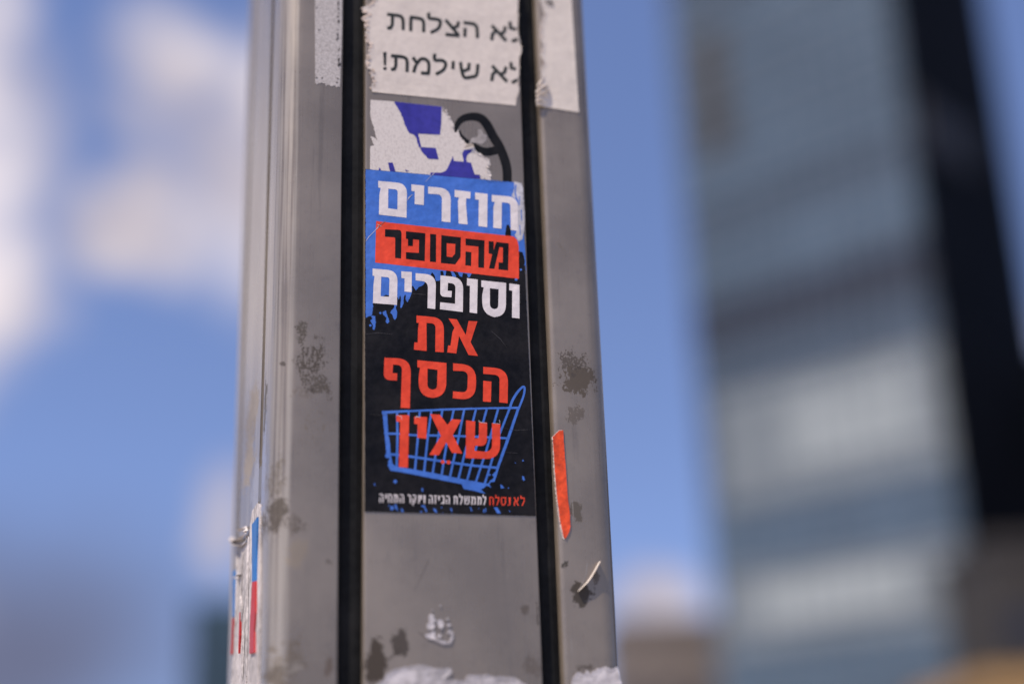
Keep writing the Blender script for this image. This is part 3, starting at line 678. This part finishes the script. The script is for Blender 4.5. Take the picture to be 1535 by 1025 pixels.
for (x, y, l, wd_, sl_) in ((225, 195, 16, 9, .3), (250, 215, 34, 26, -.1), (285, 205, 44, 18, .2), (300, 232, 10, 12, 0), (340, 235, 30, 16, .35), (545, 222, 50, 14, .45), (527, 198, 14, 30, 0), (508, 248, 10, 18, .2), (632, 236, 36, 20, .6), (688, 210, 10, 10, .5), (775, 230, 28, 12, .4), (950, 225, 36, 9, .4), (1062, 240, 30, 9, 0), (1078, 232, 34, 7, 0), (1085, 263, 4, 24, 0), (1182, 240, 62, 32, .5), (1290, 243, 12, 9, .4), (1018, 218, 16, 4, 0), (780, 262, 6, 10, 0), (700, 258, 4, 8, 0)):
    q_ = [(x - wd_ / 2 - sl_ * l / 2, y - l / 2), (x + wd_ / 2 - sl_ * l / 2, y - l / 2), (x + wd_ / 2 + sl_ * l / 2, min(262, y + l / 2)), (x - wd_ / 2 + sl_ * l / 2, min(262, y + l / 2))]
    fl.shape(rough(A8(q_), .9, .25, x))
fl.build("paint_splatter", BLUE, big)
line("lettering", RED, A7, [
    [(286, 306), (400, 306), (388, 767), (308, 762), (320, 368), (286, 362)],
    [(444, 318), (556, 323), (550, 514), (471, 505), (472, 388), (442, 382)],
    [(583, 296), (668, 303), (735, 392), (775, 342), (856, 348), (782, 480), (865, 643), (775, 638), (724, 545), (660, 658), (575, 655), (678, 490)],
    [(898, 353), (980, 361), (975, 512), (1010, 512, 20), (1012, 366), (1083, 372), (1081, 578, 60), (975, 575), (972, 618), (1127, 634, 75), (1125, 376), (1199, 382), (1196, 694, 130), (895, 684)],
    circle(693, 717, 17), circle(744, 720, 18)])
G = {'he': [[(0, .08), (.72, .08), (.9, .28), (.9, 1)], [(.12, .42), (.12, 1)]], 'yod': [[(0, .08), (.7, .08), (.7, .58)]],
     'het': [[(0, .08), (.72, .08), (.9, .25), (.9, 1)], [(.13, .08), (.13, 1)]], 'mem': [[(.05, 0), (.28, .3), (.1, 1)], [(.28, .34), (.55, .08), (.8, .12), (.9, .3), (.9, .92), (.5, .92)]],
     'resh': [[(0, .08), (.65, .08), (.88, .25), (.88, 1)]], 'qof': [[(0, .08), (.75, .08), (.9, .2), (.88, .5), (.55, .95)], [(.12, .42), (.12, 1.24)]],
     'nun': [[(.3, .08), (.85, .08), (.85, .92), (-.12, .92)]], 'vav': [[(0, .08), (.7, .08), (.7, 1)]], 'zayin': [[(0, .08), (1, .08)], [(.6, .08), (.5, 1)]],
     'bet': [[(0, .08), (.7, .08), (.8, .2), (.8, .92)], [(0, .92), (1, .92)]], 'tav': [[(0, .08), (.72, .08), (.9, .25), (.9, 1)], [(.22, .08), (.22, .9), (0, .93)]],
     'lamed': [[(.1, -.22), (.1, .08), (.88, .08), (.85, .45), (.35, 1)]], 'shin': [[(.07, 0), (.15, .92), (.7, .92), (.92, .7), (.92, 0)], [(.5, 0), (.48, .5), (.12, .6)]],
     'samekh': [[(0, .08), (.92, .08), (.88, .7), (.6, .93), (.3, .93), (.12, .7), (.1, .08)]], 'alef': [[(.05, 0), (.95, 1)], [(.9, 0), (.82, .36), (.6, .5)], [(.36, .36), (.14, .6), (.1, 1)]]}
def small(seq, ox, oy, s, top, bot, mat):
    f = Flat(.00048)
    for (nm, x0, x1) in seq:
        ty, by = (top[1] + (top[3] - top[1]) * ((x0 - top[0]) / (top[2] - top[0]))), (bot[1] + (bot[3] - bot[1]) * ((x0 - bot[0]) / (bot[2] - bot[0])))
        for k, pl in enumerate(G[nm]):
            wd_ = 20 / s
            f.stroke([(ox + (x0 + 10 + (x1 - x0 - 16) * a) / s, oy + (ty + (by - ty) * c) / s) for a, c in pl], wd_)
    return f.build("lettering", mat, big)
small([('he', 100, 188), ('yod', 212, 248), ('het', 268, 358), ('mem', 378, 468), ('he', 492, 582), ('resh', 640, 715), ('qof', 735, 815), ('nun', 836, 880), ('yod', 888, 922), ('vav', 942, 988), ('he', 1050, 1135), ('zayin', 1146, 1210), ('yod', 1228, 1260), ('bet', 1280, 1362), ('he', 1375, 1460)],
      560, 730, 12.79, (100, 126, 1460, 163), (100, 295, 1460, 326), WHITE)
small([('tav', 52, 140), ('lamed', 160, 235), ('shin', 255, 370), ('mem', 390, 488), ('mem', 508, 598), ('lamed', 610, 682)], 675, 730, 12.79, (52, 167, 682, 182), (52, 330, 682, 344), WHITE)
small([('het', 735, 835), ('lamed', 850, 938), ('samekh', 955, 1070), ('nun', 1090, 1148), ('alef', 1205, 1312), ('lamed', 1332, 1428)], 675, 730, 12.79, (735, 184, 1428, 200), (735, 350, 1428, 362), RED)
# creases, scratches where the print has cracked to white; letter-top strokes are painted shine
CRK_SHINE = printed("cracked_print", (.55, .50, .50), .7, .2, .2)
CRD = printed("faint_crease", (.075, .07, .072), .6, .2, .3)
def cr(z, p, ww, m_=None): Flat(.00056).stroke(z(p), ww).build("crease_or_shine", m_ or CRK_SHINE, big)
cr(A3, [(636, 92), (600, 125), (555, 172)], [.9, .6, .3]); cr(A3, [(440, 285), (412, 308), (396, 332)], [.4, 1.5, .7]); cr(A3, [(196, 522), (150, 560), (120, 585)], [.5, .9, .6])
cr(A4, [(195, 42), (140, 88), (90, 140), (45, 185), (22, 222)], [.5, .9, .6, .8, .4]); cr(A4, [(120, 70), (160, 92)], .6)
cr(A7, [(286, 308), (330, 318), (334, 345)], [.3, .9, .4]); cr(A7, [(452, 335), (462, 318), (500, 330)], [.5, .9, .4]); cr(A7, [(1005, 360), (1030, 370), (1080, 378)], [.6, 1.0, .5]); cr(A7, [(1128, 378), (1195, 384)], .5)  # pale strokes paint wrinkle shine on the letter tops
cr(A5, [(18, 640), (120, 628), (260, 640)], [.3, .5, .2], CRD); cr(A6, [(1150, 190), (1230, 260), (1290, 340)], [.2, .5, .2], CRD); cr(A7, [(40, 300), (150, 308), (280, 300)], [.2, .45, .2], CRD)
cr(A7, [(1215, 420), (1330, 440), (1480, 432)], [.2, .5, .2], CRD); cr(A7, [(1220, 632), (1350, 640)], [.2, .4], CRD); cr(A3, [(1030, 100), (1120, 165), (1290, 172)], [.2, .5, .2], CRD); cr(A5, [(440, 276), (560, 284)], [.3, .5], CRD)
cr(A7, [(1190, 350), (1196, 375)], .6); cr(A7, [(1010, 350), (1012, 368)], .6)  # two more strokes of painted wrinkle shine

# orange-red sliver on the lip right of the right slot
ZO = Z(760, 480, 3.66)
ribbon = thing("sticker_strip", "narrow orange red sticker strip on the edge right of the right slot", "sticker", (P(842, 725)[0], 0, P(842, 725)[1]))
oo = [(250, 640), (285, 606), (306, 604), (312, 700), (320, 800), (330, 960), (343, 1060), (346, 1135), (336, 1168), (319, 1198), (310, 1188), (291, 1100), (275, 970), (262, 830), (256, 720)]
def H_rib(x, z, d): return .0003 * max(0, 1 - d / .003) + .0001
fl_o = rough(ZO([(*p, .8) for p in oo]), 2, .2, 71)
ed = [(306, 603), (284, 602), (246, 640), (252, 720), (257, 830), (268, 970), (284, 1100), (303, 1192), (316, 1201), (310, 1186), (292, 1100), (277, 970), (264, 830), (258, 720), (253, 644), (286, 609)]
sheet("torn_edge", rough(ZO([(*p, 3.5 if 1 < i < 8 else .5) for i, p in enumerate(ed)]), 1.2, .2, 77), PAPER, ribbon, .00018, .002)
sheet("strip", fl_o, printed("orange_vinyl", (.78, .075, .014), .42, .35, .26, .03, .9), ribbon, .0003, .0016, H_rib)
fringe("torn_edge", ZO([(250, 645), (256, 740), (262, 830), (274, 970), (290, 1100), (304, 1180)]), PAPER, ribbon, 60, 1.2, 72, .0003, (-2.0, 0))
fringe("torn_edge", ZO([(252, 640), (284, 606), (304, 604)]), PAPER, ribbon, 10, 1.2, 73, .0004)

# curled white sliver standing off the right panel
ZK = Z(760, 745, 3.66)
sliver = thing("paper_sliver", "thin white curl of torn paper standing off the right panel near the bottom", "paper scrap", (P(882, 866)[0], 0, P(882, 866)[1]))
pts = smooth([(386, 518), (415, 488), (440, 462), (470, 415), (503, 354)], 6); V = []; n = len(pts)
for i, p in enumerate(pts):
    s_ = i / (n - 1); hw = (0.8 + 3.4 * math.sin(math.pi * min(1, s_ * 1.05)) ** .7) / 2
    for (sg, y) in ((-1, .0003), (0, .0011 + .0012 * s_), (1, .0022 + .0016 * s_)):
        q_ = ZK([(p[0] + sg * hw * .85, p[1] + sg * hw * .5)])[0]; x, z = P(*q_[:2]); V.append((x, -y, z))
mesh("curl", V, [(i * 3 + j, i * 3 + j + 1, (i + 1) * 3 + j + 1, (i + 1) * 3 + j) for i in range(n - 1) for j in range(2)], PAPER, sliver)
f2 = Flat(.0001); f2.stroke(ZK(smooth([(392, 512), (420, 455), (436, 400), (438, 355)], 4)), .8)
f2.build("crease_or_shine", printed("crease_line", (.30, .28, .26), .7), sliver)

# white paper remnants at the bottom
ZB = Z(540, 900, 5.482)
REM = printed("paper_remnant_white", (.50, .46, .45), .85, .15, .22, 0, .8)
def remnant(label, outlines, at, seed, lift=.0003):
    r_ = thing("paper_remnant", label, "paper scrap", (P(*at)[0], 0, P(*at)[1]))
    for k, o in enumerate(outlines):
        sheet("torn_layer", rough(ZB([(*p[:2], p[2] if len(p) > 2 else 6) for p in o]), 1.2, .3, seed + k), REM, r_, lift, .002, lambda x, z, d: .0004 * abs(noise.noise(Vector((x * 160, z * 160, seed)))) + .0003 * max(0, 1 - d / .0015))
    return r_
remnant("broad torn white paper remnant across the bottom of the centre panel", [[(130, 690), (205, 640), (215, 600), (290, 560), (370, 545), (430, 535), (510, 525), (620, 555), (745, 552), (752, 595), (690, 640), (760, 650), (850, 655), (880, 612), (960, 610), (1060, 605), (1100, 625), (1180, 622), (1270, 630), (1310, 660), (1370, 690), (1400, 900, 0), (100, 900, 0)]], (660, 1020), 81)
remnant("small flaky white residue patch low in the middle of the centre panel", [
    [(560, 130), (585, 105), (605, 125), (600, 150), (625, 155), (600, 185), (615, 210), (590, 240), (550, 235), (545, 205), (565, 175)],
    [(632, 165), (660, 150), (680, 165), (690, 205), (665, 235), (640, 215)], [(695, 150), (722, 140), (718, 160)], [(705, 195), (742, 190), (740, 212), (715, 215)],
    [(525, 280), (560, 268), (590, 262), (605, 250), (610, 290), (625, 320), (690, 330), (720, 345), (740, 320), (745, 275), (715, 270), (712, 245), (745, 240), (765, 265), (762, 310), (740, 350), (715, 358), (660, 350), (600, 320), (555, 310)],
    [(630, 285), (650, 272), (672, 295), (648, 305)], [(650, 40), (662, 34), (666, 48), (655, 52)], [(580, 75), (592, 70), (594, 85)]], (658, 945), 91)
remnant("crumpled white paper remnant at the bottom of the right panel", [[(1740, 640), (1770, 600), (1800, 585), (1830, 610), (1860, 570), (1890, 600), (1940, 560), (2010, 540), (2060, 560), (2110, 545), (2130, 600), (2150, 760, 0), (1730, 760, 0)]], (890, 1015), 111)

# sticker remains on the left side face (white with blue and red stripes)
ZL = Z(330, 740, 3.6)
sidest = thing("side_sticker", "shredded white sticker with blue and red stripes on the left side of the pole", "sticker", side3(.07, PS(380, 900)[1], 0))
def on_side(name, outline, mat, lift, grid=.004, height=None):
    ring = rough(ZL([(*p[:2], (p[2] if len(p) > 2 else .5) * .3) for p in outline]), 1.5, .1, len(outline))
    return sheet(name, ring, mat, sidest, lift, grid, height, lambda a, b_, y: side3(a, b_, y), PS)
SW = printed("shredded_paper", (.56, .50, .46), .85, .15, .28, .12, .8)
SB = printed("stripe_blue", (.03, .16, .42), .5, .3, .12); SR = printed("stripe_red", (.50, .03, .025), .5, .3, .12)
Hs = lambda x, z, d: .0005 * abs(noise.noise(Vector((x * 60, z * 25, 5)))) + .0001
Hp = lambda x, z, d: .0005 * abs(noise.noise(Vector((x * 60, z * 25, 5))))
on_side("sheet", [(205, 50, 1), (222, 55, 1), (222, 200), (222, 500), (216, 800), (212, 1060, 0), (150, 1060, 0), (155, 700), (160, 400), (165, 200), (168, 150), (180, 90, 2)], SW, .0004, .005, Hs)
on_side("sheet", [(90, 280, 2), (150, 260, 3), (156, 420, 3), (148, 700, 3), (146, 1060, 0), (60, 1060, 0), (74, 850, 3), (84, 640, 3), (92, 450, 3)], SW, .0003, .006, Hs)
on_side("blue_stripe", [(186, 165), (216, 125), (210, 300), (207, 470), (186, 476)], SB, .0014, .005, Hp)
on_side("red_stripe", [(186, 476), (207, 470), (205, 640), (198, 740), (200, 855), (172, 862), (176, 700)], SR, .0014, .005, Hp)
on_side("blue_stripe", [(82, 420), (90, 410), (92, 500), (88, 660), (79, 665)], SB, .0014, .005, Hp)
on_side("red_stripe", [(78, 672), (86, 668), (80, 760), (76, 860), (70, 866)], SR, .0014, .005, Hp)
on_side("red_stripe", [(118, 640), (124, 636), (122, 760), (116, 860), (113, 860)], SR, .0014, .005, Hp)
for path, wd_ in (([(160, 230), (158, 420), (154, 700), (150, 980)], 3.0), ([(128, 300), (120, 520), (128, 620), (120, 700)], 2.6), ([(100, 300), (104, 420), (98, 560), (90, 760)], 2.4), ([(140, 620), (136, 800), (128, 1000)], 2.2)):
    ridge("paper_shred", ZL(path), wd_ * .7, .0013, SW, sidest, PS, side3, .0006)
# white curls where the paper has peeled
for c_i, path in enumerate(([(78, 240), (95, 255), (125, 245), (150, 215), (158, 200)], [(92, 258), (120, 280), (145, 262), (160, 230)], [(130, 195), (150, 180), (160, 205)], [(95, 452), (115, 446), (125, 440)])):
    V = []; p2 = smooth(path, 5)
    for i, p in enumerate(p2):
        s_ = i / (len(p2) - 1)
        for (dy, y) in ((-7, .001), (0, .0030 + .0016 * math.sin(s_ * 5 + c_i)), (7, .0016)):
            a, z = PS(*ZL([(p[0], p[1] + dy)])[0][:2]); V.append(side3(a, z, y))
    n = len(p2); mesh("peeled_curl", V, [(i * 3 + j, i * 3 + j + 1, (i + 1) * 3 + j + 1, (i + 1) * 3 + j) for i in range(n - 1) for j in range(2)], SW, sidest)

# ------------------------------------------------------------------ far buildings (all out of focus)
UP = Vector((0, 0, 1)); HEAD = Vector((fwd.x, fwd.y, 0)).normalized(); SIDE = Vector((HEAD.y, -HEAD.x, 0))
def azim(px, py, d):                             # ground point under a sight line, d metres ahead
    r_ = ray(px, py); r_ = Vector((r_.x, r_.y, 0)); return Vector((CAM.x, CAM.y, 0)) + r_ * (d / r_.dot(HEAD))
def box_bm(bm, o, ex, ey, x0, x1, y0, y1, z0, z1):
    vs = [bm.verts.new(o + ex * x + ey * y + UP * z) for z in (z0, z1) for x, y in ((x0, y0), (x1, y0), (x1, y1), (x0, y1))]
    for f in ((3, 2, 1, 0), (4, 5, 6, 7), (0, 1, 5, 4), (1, 2, 6, 5), (2, 3, 7, 6), (3, 0, 4, 7)): bm.faces.new([vs[i] for i in f])
def built(name, bm, mat, parent, label=None):
    bmesh.ops.recalc_face_normals(bm, faces=bm.faces)
    me = bpy.data.meshes.new(name); bm.to_mesh(me); bm.free(); o = link(name, me, mat, parent)
    if label: o['label'] = label
    return o
def glass(name, rgb, rough_=.12, metal=.55, var=.14, cell=(.35, .27)):
    m, t, b = principled(name, rgb, rough_, metal, .6 if metal else .1)
    oc = t.new('ShaderNodeTexCoord').outputs['Object']
    vo = t.new('ShaderNodeTexWhiteNoise', noise_dimensions='3D')
    mp_ = t.new('ShaderNodeMapping'); mp_.inputs['Scale'].default_value = (cell[0], cell[0], cell[1]); t.l.new(oc, mp_.inputs[0])
    sn = t.new('ShaderNodeVectorMath', operation='FLOOR'); t.l.new(mp_.outputs[0], sn.inputs[0]); t.l.new(sn.outputs[0], vo.inputs['Vector'])
    t.put(b.inputs['Base Color'], t.mix(vo.outputs['Value'], tuple(c * (1 - var) for c in rgb) + (1,), tuple(c * (1 + var) for c in rgb) + (1,)))
    return m
D_T = 88.0
cor = azim(1393, 400, D_T); a_left = math.radians(48)
ex = (-SIDE * math.sin(a_left) + HEAD * math.cos(a_left)).normalized()          # along the lit face, away to the left
ey = (SIDE * math.cos(a_left) + HEAD * math.sin(a_left)).normalized()           # along the dark face, away to the right
def hit(px, py, o, e):                            # distance along a wall from its corner, and height, of a sight line
    r_ = ray(px, py); nrm = e.cross(UP).normalized(); t_ = (o - CAM).dot(nrm) / r_.dot(nrm); q_ = CAM + r_ * t_
    return (q_ - o).dot(e), q_.z
LL = hit(1030, 400, cor, ex)[0]; LR = hit(1540, 400, cor, ey)[0]
HT = 82.0
tower = thing("glass_tower", "tall blurred glass tower with pale bands on one face and a black side face", "building", cor.copy())
PALE = mottled("pale_cladding", (.33, .36, .345), (.41, .435, .415), .5, .6)
GREYG = glass("grey_glass", (.095, .118, .128), .25, .45); TEAL = glass("teal_glass", (.125, .165, .18), .25, .45); DARKG = glass("dark_louvre", (.030, .036, .055), .6, 0)
BLK = glass("black_cladding", (.004, .004, .005), .8, 0.0, .5); BRN = mottled("brown_cladding", (.022, .018, .016), (.032, .027, .024), .6, .7)
zh = lambda py, px=1210: hit(px, py, cor, ex)[1]
bm = bmesh.new(); box_bm(bm, cor, ex, ey, .25, LL, .25, LR, 0, HT); built("curtain_wall", bm, GREYG, tower)
def band(name, mat, y_top, y_bot, px=1210, proud=.12, x0=0.0, x1=None, label=None):
    bm = bmesh.new(); box_bm(bm, cor, ex, ey, x0, LL if x1 is None else x1, .25 - proud, .26, zh(y_bot, px), zh(y_top, px)); return built(name, bm, mat, tower, label)
band("glass_band", TEAL, -60, 255, proud=.10); band("dark_louvre_band", DARKG, 412, 482, proud=.16, label="dark louvred band between glass storeys")
band("glass_band", TEAL, 300, 408, proud=.10); band("glass_band", GREYG, 486, 560, proud=.10)
HALF = mottled("weathered_cladding", (.19, .215, .22), (.25, .275, .275), .5, .6)  # mid-tone bands that soften the edges of the pale ones
band("cladding_band", HALF, 562, 735, proud=.13, x0=.02 * LL, x1=.93 * LL); band("cladding_band", HALF, 836, 962, proud=.13, x0=.04 * LL, x1=.96 * LL)
band("cladding_band", PALE, 585, 700, proud=.16, x0=.12 * LL, x1=.62 * LL, label="broad pale cladding band"); band("glass_band", TEAL, 740, 832, proud=.10)
band("cladding_band", PALE, 862, 930, proud=.16, x0=.22 * LL, x1=.78 * LL, label="lower pale cladding band"); band("glass_band", TEAL, 966, 1120, proud=.1)
x_a, x_b = hit(1092, 140, cor, ex)[0], hit(1040, 140, cor, ex)[0]
band("louvre_panel", BRN, 45, 235, 1065, .24, min(x_a, x_b), max(x_a, x_b), "brown louvred panel near the far edge")
# storey lines and mullions
bm = bmesh.new(); z = 3.6
while z < HT: box_bm(bm, cor, ex, ey, .1, LL, -.06, .0, z, z + .22); z += 3.6
built("storey_trim", bm, mottled("trim_metal", (.17, .19, .205), (.21, .23, .245), 1, .5), tower)
bm = bmesh.new(); k = .8
while k < LL: box_bm(bm, cor, ex, ey, k, k + .09, -.09, -.062, 0, HT); k += 1.5
built("mullion", bm, mottled("mullion_metal", (.16, .18, .19), (.20, .22, .23), 1, .5), tower)
# the dark face
bm = bmesh.new(); box_bm(bm, cor, ex, ey, .0, .24, .0, LR, 0, HT); built("side_wall", bm, BLK, tower, "black side wall")  # near-black wall colour also holds the shade on this face
zr = lambda py: hit(1450, py, cor, ey)[1]
for (a, c) in ((200, 262),):
    bm = bmesh.new(); box_bm(bm, cor, ex, ey, -.30, -.002, 1.2, LR * .55, zr(c), zr(a)); built("balcony", bm, BRN, tower, "brown balcony slab on the black side")
bm = bmesh.new(); box_bm(bm, cor, ex, ey, .6, LL - .6, .8, LR - .6, HT + .01, HT + 3.0); built("roof_plant", bm, PALE, tower)

def block(name, label, px0, px1, py_top, d, depth, mat, floors=3.3, trim=None, roofmat=None):
    """a plain building seen straight on: wall, window grid, flat roof with parapet"""
    a = azim(px0, py_top, d); c = azim(px1, py_top, d); r_ = ray((px0 + px1) / 2, py_top)
    H = CAM.z + (a - Vector((CAM.x, CAM.y, 0))).dot(HEAD) * r_.z / Vector((r_.x, r_.y, 0)).dot(HEAD)
    e_ = (c - a).normalized(); f_ = HEAD; L = (c - a).length
    o = thing(name, label, "building", a.copy())
    bm = bmesh.new(); box_bm(bm, a, e_, f_, 0, L, 0, depth, 0, H - .9); built("wall", bm, mat, o)
    bm = bmesh.new(); box_bm(bm, a, e_, f_, -.15, L + .15, -.15, depth + .15, H - .898, H); built("parapet", bm, roofmat or mat, o)
    wm = trim or DARKG; z = 1.0; cnt = 0; rows = max(1, int((H - 2) / floors)); cols = max(1, min(8, int(L / 2.6))); step_r = max(1, rows // 6)
    for r in range(0, rows, step_r):
        for k in range(cols):
            x0 = L * (k + .22) / cols; x1 = L * (k + .78) / cols; z0 = 1 + r * floors
            bm = bmesh.new(); box_bm(bm, a, e_, f_, x0, x1, -.06, -.002, z0, z0 + floors * .5 * (1 if step_r == 1 else step_r * .9)); built("window", bm, wm, o)
    return o
TEALB = glass("teal_facade", (.035, .065, .075), .3, .1, .3)
block("office_tower", "dark teal office tower far behind the lower left edge of the pole", 286, 420, 898, 230, 24, TEALB, 3.6)
block("low_building", "beige grey low building just right of the foot of the pole", 915, 1075, 925, 120, 14, mottled("beige_render", (.17, .14, .12), (.22, .18, .155), .4))
block("ochre_building", "ochre orange building in the bottom right corner", 1472, 1720, 1000, 60, 12, mottled("ochre_render", (.36, .21, .08), (.44, .26, .10), .5))
block("brown_building", "dark grey brown building right of the glass tower", 1476, 1800, 800, 80, 14, mottled("brown_render", (.036, .031, .027), (.05, .043, .037), .4))
block("black_tower", "black clad block at the right edge above the brown building", 1490, 3600, 500, 100, 14, BLK)  # stretched far out of view on the right to darken the pole's rim
